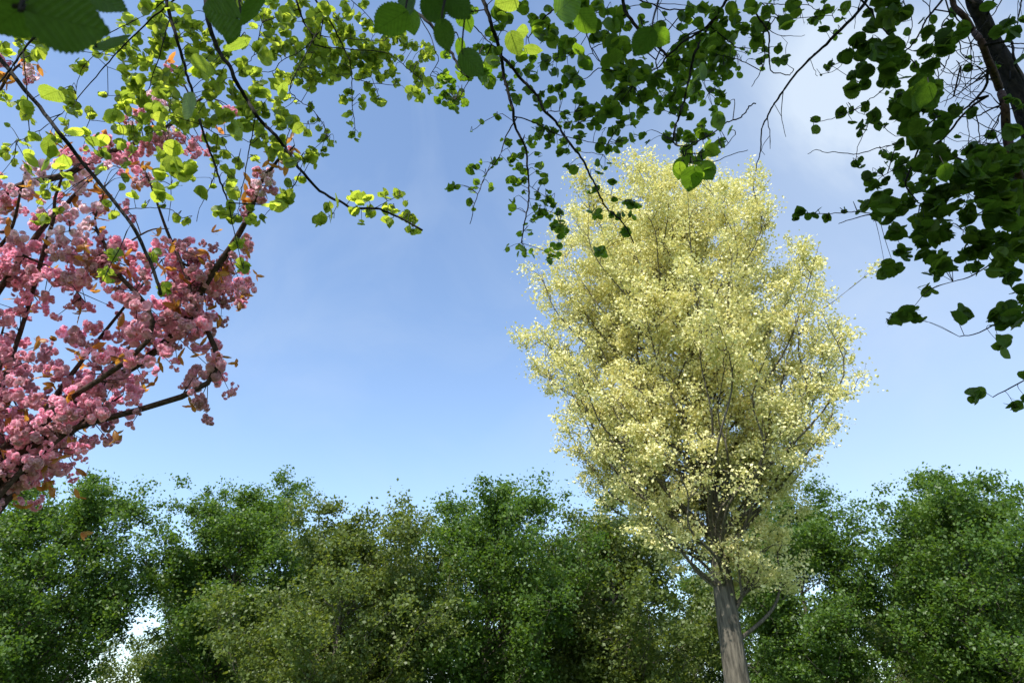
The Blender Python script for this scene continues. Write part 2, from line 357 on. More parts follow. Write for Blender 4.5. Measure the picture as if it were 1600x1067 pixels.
BLOB = {
'A': '''30 62 12 8 14;52 60 8 4 14;65 68 12 7 14;95 60 12 6 14;125 62 12 6 14;160 75 18 12 12;45 85 12 5 14;60 85 6 3 18;125 103 12 9 12;75 142 5 1 30;105 145 12 6 15;112 138;162 148 4 2 12;5 80 12 4 18;5 150 8 3 12;15 160 7 3 10;40 168 12 6 14;110 165 11 6 16;140 172 5 2 10;200 35 16 12 12;230 12 8 4 18;245 35 14 9 13;205 90 18 16 12;230 95 16 12 12;250 60 12 8 12;195 115 10 8 12;215 125 12 8 16;200 150 14 9 15;250 120 16 10 13;195 168 12 7 14;220 150 14 8 16;255 140 12 8 12;190 70 12 9 12;215 60 10 5 12;
250 10 10 5 14;250 35 14 8 14;246 60 12 8 12;250 80 10 8 12;272 15 9 3 16;295 22 7 2 19;275 40 10 6 13;290 35 8 4 14;300 55 12 8 13;308 42 8 4;275 62 8 5 12;262 70 8 5 12;300 75 8 4 12;312 68 8 4 12;322 55 8 4 12;325 80 10 4 12;300 85 8 3 14;320 95 10 5 13;293 96 4 1 18;312 98 7 2 22;315 112 10 4 22;330 108 8 5 14;345 98 8 4 12;345 115 7 3 12;325 130 12 7 12;280 110 12 8 12;275 125 12 8 12;255 125 14 10 12;250 140 12 8 14;265 148 12 8 14;280 160 14 10 13;250 172 8 3 20;300 172 10 6 14;325 148 9 5 12;335 140 8 4 12;345 132 8 4 12;335 165 8 5 11;362 128 5 2 14;365 145 8 4 12;375 155 9 6 12;390 160 10 6 13;370 97 5 2 10;382 100 10 5 16;378 112 6 3 14;395 115 10 5 18;405 130 8 4 14;402 145 10 4 18;415 92 4 1 20;405 75 8 3 22;395 42 6 2 18;385 60 6 2 14;380 68 8 3 14;400 22 8 4 12;412 20 8 4 12;420 35 10 6 12;425 45 10 6 12;430 65 10 6 13;440 75 10 7 12;430 85 8 4 12;445 25 12 6 18;455 12 12 8 14;425 5 10 5 12;450 35 10 5 14;475 5 8 4 12;365 8 6 2 18;345 12 6 1 22;380 3 7 3 12;445 50 8 4 12;435 115 6 3 14;432 130 6 2 22;440 140 5 1 26;450 122 6 3 14;455 70 10 8 11;465 85 12 10 10;480 75 12 10 10;490 60 10 8 10;485 30 10 6 12;495 20 10 5 12;495 90 12 12 10;480 100 12 12 10;470 110 12 12 10;490 120 12 12 10;485 135 8 6 10;465 125 8 5 10;430 160 9 3 13;450 155 8 3 12;420 150 8 3 13;440 172 9 4 14;462 162 4 2 9;487 165 5 3 9;350 90 8 4 12;360 80 8 3 12;340 70 8 3 12;415 60 8 3 13;
495 22 10 7 12;510 12 8 3 14;490 45 12 8 12;505 30 8 4 12;515 40 8 5 11;530 30 10 6 12;535 45 9 6 12;548 50 9 6 13;540 5 6 3 11;545 20 8 4 12;562 28 7 3 12;568 8 6 3 10;572 38 8 4 12;490 65 12 10 11;505 75 12 10 11;495 90 14 12 11;515 90 14 12 11;530 80 12 11 11;525 58 10 6 13;550 62 8 4 12;570 60 8 4 10;585 55 8 2 14;565 75 12 10 11;585 75 12 10 11;600 70 10 8 11;612 60 10 8 10;625 58 10 8 10;635 70 12 8 10;648 72 7 5 9;545 95 14 12 11;560 90 14 12 11;575 95 14 12 11;590 90 10 8 11;585 105 12 10 10;570 110 10 8 10;510 105 12 12 10;525 110 12 12 10;540 110 10 8 11;520 118 10 8 10;505 120 8 6 10;490 130 10 8 10;518 125 6 4 10;565 118 7 5 10;600 118 9 7 9;593 122 5 2 13;610 92 9 5 11;628 92 5 2 12;610 105 5 1 12;617 113 8 5 9;618 128 7 5 9;575 135 7 4 10;583 145 6 4 9;588 155 6 4 9;595 160 6 3 12;545 145 6 3 11;537 155 6 3 12;549 155 3 1 12;566 157 5 3 9;566 166 5 3 8;665 75 10 7 9;672 85 10 8 10;662 93 7 5 8;645 103 8 6 10;655 115 9 7 11;655 125 8 5 10;665 132 7 3 14;643 137 6 2 14;640 150 4 1 16;652 145 6 3 12;655 152 6 4 10;
484 172 4 3 8;497 187 4 2 8;490 190 4 2 8;499 201 4 3 8;485 207 4 2 8;510 205 4 3 7;508 217 5 4 8;500 220 4 2 8;515 225 5 3 8;522 223 4 2 7;488 235 5 2 14;485 245 7 3 14;488 257 5 2 12;508 237 6 5 8;500 241 5 3 8;541 178 4 2 10;547 175 4 2 10;548 192 4 2 10;550 210 4 2 10;562 211 3 1 12;556 218 3 1 9;
525 313 3 1 20;553 305 6 2 14;560 310 8 4 18;573 308 5 2 20;557 328 8 3 18;577 330 6 3 16;602 305 7 3 16;625 303 8 4 12;632 317 4 2 10;605 326 7 3 14;617 325 7 3 12;635 338 8 5 12;645 342 6 4 12;608 343 7 3 16;515 325 6 2 16;522 340 7 2 18;500 345 8 3 18;565 347 6 2 12;
250 175 10 4 18;272 178 10 5 14;298 175 9 3 20;252 200 8 5 12;280 195 10 6 14;290 200 8 4 12;270 232 10 2 28;255 245 10 4 18;265 252 9 2 22;298 258 9 3 20;290 270 8 3 20;270 255 8 2 24;250 272 4 1 22;270 270 6 2 18;247 285 6 2 22;268 288 5 2 26;248 305 7 2 26;253 322 3 1 13;300 278 4 3 8;315 300 5 2 18;333 292 3 1 10;275 343 5 2 14;290 345 5 3 12;325 215 6 3 12;335 220 8 3 14;345 220 7 3 12;337 232 5 3 12;340 245 7 3 14;352 243 7 3 16;348 262 5 2 13;335 260 4 1 10;335 270 5 2 10;372 253 7 4 11;375 260 5 2 12;358 272 7 3 14;362 280 6 3 12;357 290 7 2 20;363 300 7 3 18;370 308 5 2 10;360 322 5 2 18;345 335 8 3 18;365 340 10 5 14;395 345 8 4 14;390 325 6 3 14;410 342 5 2 14;425 315 8 2 26;440 305 7 3 18;450 312 8 3 18;435 325 8 2 20;450 285 4 1 18;453 300 5 2 12;463 290 4 1 10;469 280 5 2 14;350 180 12 8 14;365 200 10 4 20;375 215 7 2 24;380 195 9 4 18;395 180 10 6 14;390 200 8 4 14;405 195 7 3 14;398 222 7 3 14;405 205 6 3 10;410 215 8 5 11;415 225 6 3 10;400 247 6 4 11;418 235 6 4 10;428 222 8 3 16;432 232 8 4 14;440 220 7 3 14;425 245 5 3 10;447 242 7 3 16;452 252 7 3 18;463 243 5 2 16;430 190 6 2 16;440 200 6 2 18;445 185 8 3 16;458 190 7 3 18;465 203 4 1 20;478 208 5 2 12;480 240 6 2 14;478 250 6 3 14;488 247 7 3 12;310 180 15 12 14;330 190 12 8 14;290 185 12 8 13;385 172 14 10 13;410 175 12 8 13;
8 232 8 4 11;5 245 6 3 12;20 242 5 2 10;2 272 5 2 14;22 255 6 4 8;42 172 9 3 18;10 195 3 1 10;54 192 5 2 9;38 218 7 2 16;55 215 7 2 18;40 225 5 1 18;48 245 8 2 20;72 253 5 1 22;45 265 7 2 16;78 235 5 1 28;95 258 8 2 22;103 275 6 2 18;105 290 5 2 12;70 225 6 2 12;78 213 6 2 14;92 215 6 3 12;112 172 9 3 18;100 190 6 3 11;113 203 4 1 20;105 205 3 1 10;130 200 6 2 18;135 213 6 2 14;143 177 6 3 13;125 175 5 3 9;130 230 6 2 10;145 220 6 2 20;157 222 6 2 18;150 210 3 1 14;160 240 9 3 16;158 265 6 2 18;70 285 6 3 12;65 297 6 2 12;72 305 6 4 12;85 293 4 3 10;60 320 5 2 10;68 340 8 4 13;55 345 6 2 14;90 330 7 4 10;165 320 4 1 16;177 335 6 3 12;175 180 9 3 20;185 200 8 4 14;205 205 8 5 12;210 215 8 5 12;190 225 8 4 14;205 235 6 3 12;198 253 4 1 14;195 262 4 1 12;197 278 4 1 14;190 292 5 2 14;210 308 4 1 22;226 320 3 1 12;240 176 12 4 20;220 190 12 6 14;230 210 10 4 14;
180 400 12 6 14;165 430 12 6 14;240 400 10 5 14;255 450 12 6 14;370 380 10 6 14;378 415 10 5 14;645 358 10 5 12''',
'B': '''728 30 5 1 24;740 18 6 3 10;765 50 6 2 14;775 60 6 3 12;780 25 8 3 18;790 30 9 4 16;782 42 7 4 12;812 10 8 3 16;745 72 6 5 9;755 78 7 5 10;765 78 6 3 12;755 100 8 2 20;752 115 8 3 22;765 125 8 4 18;735 120 6 3 10;725 118 6 3 12;770 95 8 2 20;780 80 6 2 16;797 100 6 3 9;785 120 7 5 9;795 128 6 3 10;800 137 6 2 12;810 115 7 4 10;825 108 7 4 12;835 117 8 4 12;830 90 8 2 18;815 88 5 2 18;850 95 8 3 14;845 102 7 3 14;840 40 8 3 18;835 28 6 3 14;850 35 8 4 14;860 45 9 4 16;865 60 10 4 18;850 60 8 3 18;855 12 5 2 12;885 15 12 4 22;875 5 9 3 18;910 10 10 4 20;920 30 8 3 18;935 15 10 4 18;955 15 8 2 20;890 40 6 3 12;905 30 4 1 10;925 42 9 3 20;930 58 8 3 18;945 60 8 3 16;965 38 8 2 20;960 60 10 3 20;975 75 10 3 22;885 65 9 4 16;880 75 8 4 14;890 82 8 4 13;905 80 9 2 28;915 95 9 2 24;868 88 6 2 13;880 95 6 2 13;855 105 8 4 13;862 112 6 2 12;870 112 4 1 12;890 110 8 5 13;895 120 9 6 13;885 130 8 5 12;875 140 6 3 12;877 150 4 1 12;862 140 5 2 12;845 147 7 3 12;860 158 7 3 13;840 160 7 3 14;850 168 6 3 12;828 142 7 4 14;808 155 7 3 15;797 167 5 2 11;905 130 8 4 12;902 155 7 4 12;910 160 7 4 13;918 165 7 3 12;930 163 6 2 13;945 163 6 2 13;955 160 8 3 14;960 170 8 4 15;970 140 8 4 14;945 122 7 2 14;950 95 8 2 20;960 85 10 3 22;945 110 6 3 14;955 115 10 5 15;970 110 10 4 18;975 125 10 5 16;955 130 7 3 13;
778 181 5 3 9;754 190 5 2 10;735 205 2 2 5;840 195 9 4 12;845 205 7 3 12;862 205 7 4 12;860 215 7 3 12;858 225 5 2 12;785 220 4 1 10;795 225 6 3 12;815 223 5 2 12;830 222 8 5 9;842 215 5 3 10;821 235 4 1 12;800 247 6 3 12;808 245 5 2 12;797 258 5 2 10;808 265 5 2 14;842 243 6 3 9;843 257 4 1 14;820 268 5 2 12;838 268 5 2 10;852 272 5 2 13;845 280 5 2 12;852 285 4 1 14;805 285 7 3 14;793 284 5 2 12;797 295 3 1 12;815 285 6 4 10;819 299 3 1 10;740 263 6 3 14;752 254 4 2 7;772 252 5 2 9;781 251 3 1 12;770 260 5 2 9;757 275 3 1 10;746 285 4 1 10;740 295 5 2 12;767 292 5 2 12;733 317 4 2 12;740 326 3 1 11;802 312 5 2 9;800 325 3 1 13;796 334 2 1 6;838 305 6 3 10;855 300 5 2 9;855 313 7 4 11;865 313 6 2 11;840 322 6 3 10;865 322 3 1 11;842 332 6 3 12;852 335 6 4 11;860 338 5 2 12;875 333 6 4 10;835 343 6 4 9;703 295 5 3 10;710 288 5 2 11;
883 183 8 4 12;890 195 7 3 13;875 195 5 2 9;905 195 5 2 14;910 180 9 4 14;920 175 9 4 14;918 200 4 1 14;930 190 7 3 14;933 200 5 2 13;945 203 4 1 13;905 212 8 3 13;903 220 4 1 12;880 220 6 4 10;872 227 4 1 10;875 237 6 3 14;885 238 6 2 12;903 237 5 2 8;888 260 6 3 13;895 265 4 1 14;945 180 9 5 16;960 205 8 5 13;940 228 7 3 14;950 232 7 4 12;965 222 6 3 13;965 235 4 1 12;955 255 4 1 12;934 258 4 1 12;945 262 4 1 11;936 270 5 2 12;958 280 6 2 14;930 293 4 1 14;920 300 5 3 8;958 312 3 1 12;978 318 5 2 12;970 338 6 3 12;925 335 7 3 11;935 335 7 3 12;955 335 5 3 9;
695 88 7 2 14;695 115 6 3 10;690 123 6 3 11;698 128 9 4 15;672 140 5 3 9;685 135 5 4 8;720 112 9 4 14;728 120 8 4 12;705 140 8 4 11;695 150 6 3 12;687 158 5 2 14;700 158 8 5 10;712 155 7 5 9;722 150 6 3 10;725 160 6 2 12;705 165 6 2 12;714 172 5 2 11;
970 20 10 4 18;960 38 10 3 20;1003 32 7 3 14;1012 5 5 1 20;1023 40 6 2 12;1033 38 6 2 16;1040 23 3 1 12;1063 41 3 1 12;1070 25 9 4 16;1080 18 8 3 15;1092 35 8 2 20;1075 38 6 2 11;1105 15 10 4 18;1118 20 8 4 16;1125 35 10 5 16;1150 12 10 3 20;1150 30 10 4 18;1175 10 12 4 20;980 40 6 3 14;1020 45 8 3 12;965 80 10 3 22;975 70 9 3 18;1005 90 3 1 13;1070 62 7 3 13;1088 68 6 2 15;1100 55 10 4 16;1115 50 12 5 17;1125 55 10 5 16;1140 55 9 3 15;1110 65 12 5 18;1100 75 12 5 18;1120 75 12 6 17;1135 70 8 4 15;1145 70 6 2 12;1080 80 10 4 16;1090 90 12 6 16;1060 78 8 3 14;1050 90 9 4 15;1070 95 10 5 15;1105 92 12 6 15;1120 90 10 5 15;1130 88 8 3 14;1140 92 6 2 14;1145 85 5 2 12;1155 92 3 1 14;1163 78 5 2 13;1170 83 3 1 12;1175 92 3 1 16;1150 55 7 3 14;1165 45 8 4 14;1180 40 9 4 16;1180 60 7 3 16;970 100 12 6 16;985 105 10 5 16;1000 110 12 4 18;1020 103 4 2 13;1030 120 10 4 20;1015 125 9 4 16;1000 125 10 4 18;980 120 10 5 16;1045 105 8 4 14;1055 110 10 5 15;1075 110 12 6 15;1095 105 12 6 15;1115 105 10 5 14;1130 105 9 5 14;1145 98 6 2 11;1152 107 3 1 11;1157 115 3 1 10;1140 115 6 4 11;1130 118 8 5 12;1110 118 8 4 13;1090 120 9 2 26;1085 135 6 2 26;1065 125 9 4 16;1060 135 8 4 14;1040 132 8 4 16;1020 145 8 4 14;1005 145 8 4 14;985 145 9 5 13;970 150 9 4 14;980 155 8 4 14;1000 158 6 3 14;1008 170 4 1 16;1035 150 9 5 13;1045 158 9 5 14;1055 150 9 5 14;1070 150 9 4 14;1085 155 5 2 14;1093 150 6 3 12;1030 165 6 4 12;1055 168 8 4 13;1070 170 6 3 12;1120 130 7 5 10;1115 140 6 3 11;1125 145 6 3 12;1130 152 6 3 12;1122 160 5 2 14;1135 163 5 2 14;1098 163 3 1 10;1115 170 3 1 12;
965 175 9 5 14;970 190 9 5 14;985 185 6 3 11;990 195 5 2 12;1007 173 4 2 15;1000 181 3 1 10;1031 175 5 2 13;1065 175 8 3 14;1075 182 5 2 12;1050 195 3 1 9;1060 205 5 2 12;1058 213 6 3 12;1043 210 5 3 9;1043 220 7 4 12;1047 228 3 1 10;1115 172 5 2 11;1120 190 5 2 24;1140 203 3 1 20;1095 195 7 3 16;1100 210 8 3 20;1075 213 7 3 20;1110 215 6 2 16;1128 215 3 1 11;1125 225 6 3 13;1085 222 3 1 13;1072 232 7 3 16;1100 225 4 1 18;1112 238 7 2 24;1095 243 6 2 16;1075 245 7 3 16;1088 250 5 2 14;1062 263 2 1 30;1087 275 2 1 32;1105 265 3 1 28;990 215 7 3 12;1005 212 5 2 10;1010 225 5 2 11;975 220 5 2 12;990 320 7 4 12;998 320 3 1 10;983 336 5 2 12;989 342 4 1 11;
1200 20 8 3 16;1210 2 7 2 14;1240 5 8 4 16;1245 15 8 3 18;1227 17 3 1 12;1230 35 6 2 24;1217 30 3 1 14;1268 0 3 1 12;1288 1 3 1 10;1278 20 5 2 14;1290 16 5 2 14;1302 17 3 1 12;1270 32 7 3 14;1280 35 3 1 12;1286 46 3 1 15;1256 36 2 1 7;1307 32 3 1 14;1323 11 5 2 16;1317 30 2 1 8;1319 20 2 1 9;1306 50 3 1 9;1312 54 2 1 8;1304 60 2 1 9;1190 40 9 4 15;1180 55 8 3 16;1185 70 9 4 14;1195 82 7 3 14;1216 75 5 2 14;1228 88 3 1 17;1212 95 5 2 13;1225 95 3 1 15;1190 98 5 2 12;1192 108 2 1 9''',
'C': '''1355 22 3 1 14;1373 8 7 2 16;1395 8 9 3 20;1360 42 6 2 20;1378 30 12 4 22;1390 25 10 4 20;1392 48 3 1 14;1338 68 6 2 24;1322 87 8 3 16;1355 75 11 4 24;1368 85 10 3 26;1345 88 8 3 18;1345 103 3 1 14;1395 70 8 2 26;1373 107 2 1 8;1298 100 4 2 7;1292 107 4 2 8;1283 117 1 1 4;1333 120 5 2 18;1332 140 6 2 24;1352 115 6 2 22;1350 130 6 2 20;1390 110 9 3 24;1382 128 6 2 18;1385 147 2 1 8;1352 167 3 1 15;1315 172 3 1 14;1330 172 3 1 12;
1412 22 2 1 26;1405 35 3 1 14;1415 52 2 1 12;1440 32 3 1 16;1458 32 3 1 16;1450 50 3 1 24;1428 66 2 1 9;1485 18 3 1 14;1482 40 5 2 16;1478 60 7 2 26;1505 50 7 2 22;1490 65 3 1 14;1400 70 7 2 24;1435 78 3 1 14;1447 83 8 3 18;1478 75 8 2 28;1455 97 9 3 20;1410 95 9 4 16;1395 100 10 3 20;1430 105 5 2 12;1440 115 3 1 14;1455 112 3 1 12;1415 122 3 1 18;1400 130 5 2 12;1430 128 3 1 22;1445 130 10 4 20;1390 125 3 1 20;1405 148 5 2 14;1440 150 10 3 34;1455 145 10 3 30;1420 155 10 3 24;1400 165 9 4 20;1425 170 11 4 24;1445 165 9 3 24;1495 172 6 2 16;1520 172 3 1 12;1543 8 3 1 26;1560 50 6 2 20;1575 35 3 1 20;1585 55 6 2 22;1598 30 2 1 10;1598 90 3 1 22;1555 105 3 1 14;1512 107 2 1 12;1514 90 2 1 7;1534 82 1 1 6;1532 100 1 1 6;1575 155 6 2 18;1590 165 6 2 16;
1273 187 2 1 13;1272 205 2 1 18;1314 176 2 1 15;1330 175 2 1 11;1331 188 2 1 15;1352 173 2 1 10;1365 182 6 2 20;1347 198 6 2 16;1343 210 2 1 10;1372 197 3 1 14;1383 195 3 1 12;1345 249 3 1 15;1337 257 3 1 12;1346 261 3 1 12;1380 240 6 3 10;1395 245 7 4 12;1384 254 2 1 8;1379 266 2 1 11;1365 272 3 1 10;1357 278 5 2 16;1383 283 3 1 15;1365 288 8 3 16;1355 297 2 1 7;1388 301 3 1 15;1370 308 7 3 16;1350 318 6 2 18;1385 322 11 4 24;1395 330 10 4 20;1340 330 2 1 9;1370 335 8 3 16;1320 330 2 1 10;1278 328 2 1 15;1249 330 2 1 15;1243 341 2 1 12;1263 339 2 1 12;1275 338 2 1 14;1292 339 2 1 14;
1405 175 12 4 20;1458 178 5 2 14;1490 175 8 3 16;1517 177 3 1 18;1475 190 9 3 18;1415 203 9 3 24;1435 197 8 2 24;1425 213 6 2 18;1455 210 10 3 22;1470 205 9 3 24;1403 222 6 2 16;1432 222 8 2 24;1445 232 9 3 20;1461 218 3 1 14;1465 230 8 3 14;1497 212 2 1 14;1412 250 7 3 14;1430 260 8 3 16;1405 265 8 4 13;1415 275 8 4 13;1445 270 5 2 10;1410 285 5 2 12;1455 280 9 5 12;1445 288 9 4 14;1430 295 9 4 14;1478 265 6 2 24;1490 245 6 2 14;1508 237 2 1 12;1517 252 3 1 14;1530 240 8 2 26;1530 258 10 3 28;1550 250 8 2 22;1560 230 3 1 14;1548 212 3 1 14;1580 205 4 1 28;1590 232 6 2 18;1505 280 10 4 18;1510 290 10 4 18;1480 295 12 5 18;1460 300 12 5 18;1495 300 12 5 18;1420 315 10 4 16;1475 310 10 4 18;1405 325 10 4 18;1385 335 12 4 20;1450 325 10 4 16;1500 315 5 2 14;1518 313 2 1 12;1490 322 7 2 18;1515 327 3 1 18;1505 335 8 3 14;1535 290 14 5 22;1550 275 14 5 22;1560 290 14 5 22;1550 305 14 5 22;1545 325 14 5 24;1565 320 14 5 26;1580 335 14 5 28;1590 325 14 4 26;1560 340 14 5 24;1595 260 6 2 18;1585 300 6 2 18;1570 270 10 4 18''' }
# the crowns go on below and beside the surviving strip of the photograph
def zone(tree, x0, x1, y0, y1, cnt, n, s, keep):
    out = []
    for _ in range(cnt):
        x = rnd.uniform(x0, x1); y = rnd.uniform(y0, y1)
        if rnd.random() < keep(x, y): out.append('%d %d %d %d %d' % (x, y, rnd.uniform(8, 14), max(1, rnd.gauss(n, 1)), rnd.uniform(*s)))
    BLOB[tree] += ';' + ';'.join(out)
zone('C', 1380, 1640, 350, 640, 120, 4, (15, 25), lambda x, y: ((x - 1380) / 200) ** 1.1 * (1 - (y - 350) / 420) + .05)
zone('C', 1410, 1605, 235, 345, 55, 5, (14, 22), lambda x, y: .35 + (x - 1410) / 300)
zone('C', 1395, 1600, 345, 430, 40, 5, (14, 22), lambda x, y: .5)
zone('B', 780, 1000, 350, 400, 12, 4, (10, 14), lambda x, y: 1)

# near leaves, one by one: tree, tip x,y  base x,y, depth, width factor, tilt
NEAR = '''A -14 48 40 8 .62 1.05 .1;A 175 52 52 20 .60 .95 .1;A 200 22 130 -18 .75 .8 .5;A 205 56 150 76 1.2 .45 .9;A 100 -20 58 20 .8 .7 .5;
A 315 14 372 30 1.15 1.0 .2;A 356 70 366 32 1.3 .8 .3;A 375 42 408 -8 1.3 .55 .6;A 350 80 385 62 1.9 .5 .8;
B 584 50 632 20 1.15 1.0 .3;B 625 -12 645 14 1.2 1.1 .3;B 648 56 640 18 1.3 .95 .3;B 690 40 668 -6 1.1 1.0 .2;B 735 30 700 -10 1.1 1.0 .3;B 700 82 690 34 1.05 .85 .2;B 722 95 718 62 1.5 .6 .5;B 756 118 722 84 1.3 1.0 .4;B 735 52 727 22 1.6 .8 .4;
B 772 8 806 0 1.5 1.0 .1;B 812 88 798 52 1.6 .9 .2;B 824 50 806 52 1.9 1.0 .2;B 848 80 820 76 2 .5 .6;B 990 88 1018 48 1.3 1.0 .2;B 1045 66 1020 52 1.9 1 .3;B 905 -10 870 20 1.8 1 .3;B 930 52 905 20 1.9 1 .3;
A 290 148 300 178 2.4 1.0 .1;A 66 150 92 142 1.9 .9 .2;A 300 98 330 104 2.2 .9 .2;B 1075 300 1085 262 1.7 1 .2;B 1060 282 1066 248 1.9 .8 .4;B 1114 282 1096 256 1.9 .9 .3;C 1436 168 1452 132 1.5 1 .3;C 1478 285 1476 258 1.5 .8 .3'''

def wiry(n, xs, ys, dx, dy):
    out = []
    for _ in range(n):
        x, y = rnd.uniform(*xs), rnd.uniform(*ys); x = x + (y - 100) * .2; a = math.atan2(rnd.uniform(*dy), rnd.uniform(*dx)); p = []
        for i in range(rnd.randint(4, 7)):
            p.append('%d,%d' % (x, y)); st = rnd.uniform(14, 26); a += rnd.gauss(0, .38); x += math.cos(a) * st; y += math.sin(a) * st
        d = rnd.uniform(4.3, 4.8); w = rnd.uniform(1.2, 2.4)
        out.append('%.2f %.2f %.1f .8|%s' % (d, d + rnd.uniform(-.3, .2), w, ' '.join(p)))
    return '\n'.join(out) + '\n'
BR['C'] = BR['C'].rstrip() + '\n' + wiry(34, (1535, 1560), (60, 340), (-1, -.2), (-.4, .9)) + wiry(10, (1480, 1560), (20, 120), (-.6, .5), (.3, 1)) + wiry(8, (1570, 1590), (20, 300), (.2, 1), (-.4, .8))
BR['B'] = BR['B'].rstrip() + '\n' + wiry(10, (960, 1150), (0, 110), (-1, 1), (.1, 1))
class Branch: pass
def parse(tree):
    out = []
    for ln in BR[tree].strip().splitlines():
        h, p = ln.split('|'); d0, d1, w0, w1 = map(float, h.split())
        px = [tuple(map(float, q.split(','))) for q in p.split()]
        b = Branch(); b.px = px; n = len(px); b.pts = []; b.w = (w0, w1)
        L_ = [0]
        for i in range(1, n): L_.append(L_[-1] + math.dist(px[i], px[i - 1]))
        for i, (x, y) in enumerate(px):
            k = L_[i] / L_[-1]; d = d0 + (d1 - d0) * k
            jit = .025 * math.sin(i * 2.1 + x) * d
            b.pts.append(P(x, y, d + jit))
        b.sm = cat_smooth(b.pts, 4)
        for i in range(1, len(b.sm)): b.sm[i] = b.sm[i] + rv3(.0018)
        b.r = (w0 * d0 / FPX / 2, w1 * d1 / FPX / 2)
        out.append(b)
    return out
def project(p):
    q = p - Vector((0, 0, CAMZ)); d = q.dot(FW)
    return 800 + FPX * q.x / d, 533.5 - FPX * q.dot(UP) / d, d
TREES = {
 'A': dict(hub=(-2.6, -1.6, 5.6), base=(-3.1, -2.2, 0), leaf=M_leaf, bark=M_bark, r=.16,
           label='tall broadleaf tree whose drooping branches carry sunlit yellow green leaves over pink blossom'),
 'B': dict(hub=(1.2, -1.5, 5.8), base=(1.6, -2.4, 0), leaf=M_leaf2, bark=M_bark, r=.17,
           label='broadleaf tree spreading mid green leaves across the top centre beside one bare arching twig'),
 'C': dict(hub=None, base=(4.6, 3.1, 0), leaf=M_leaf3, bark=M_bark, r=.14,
           label='dark shaded tree with thick leaning stem and reddish second stem at the right edge'),
}
dark_pts = []; near_pts = []
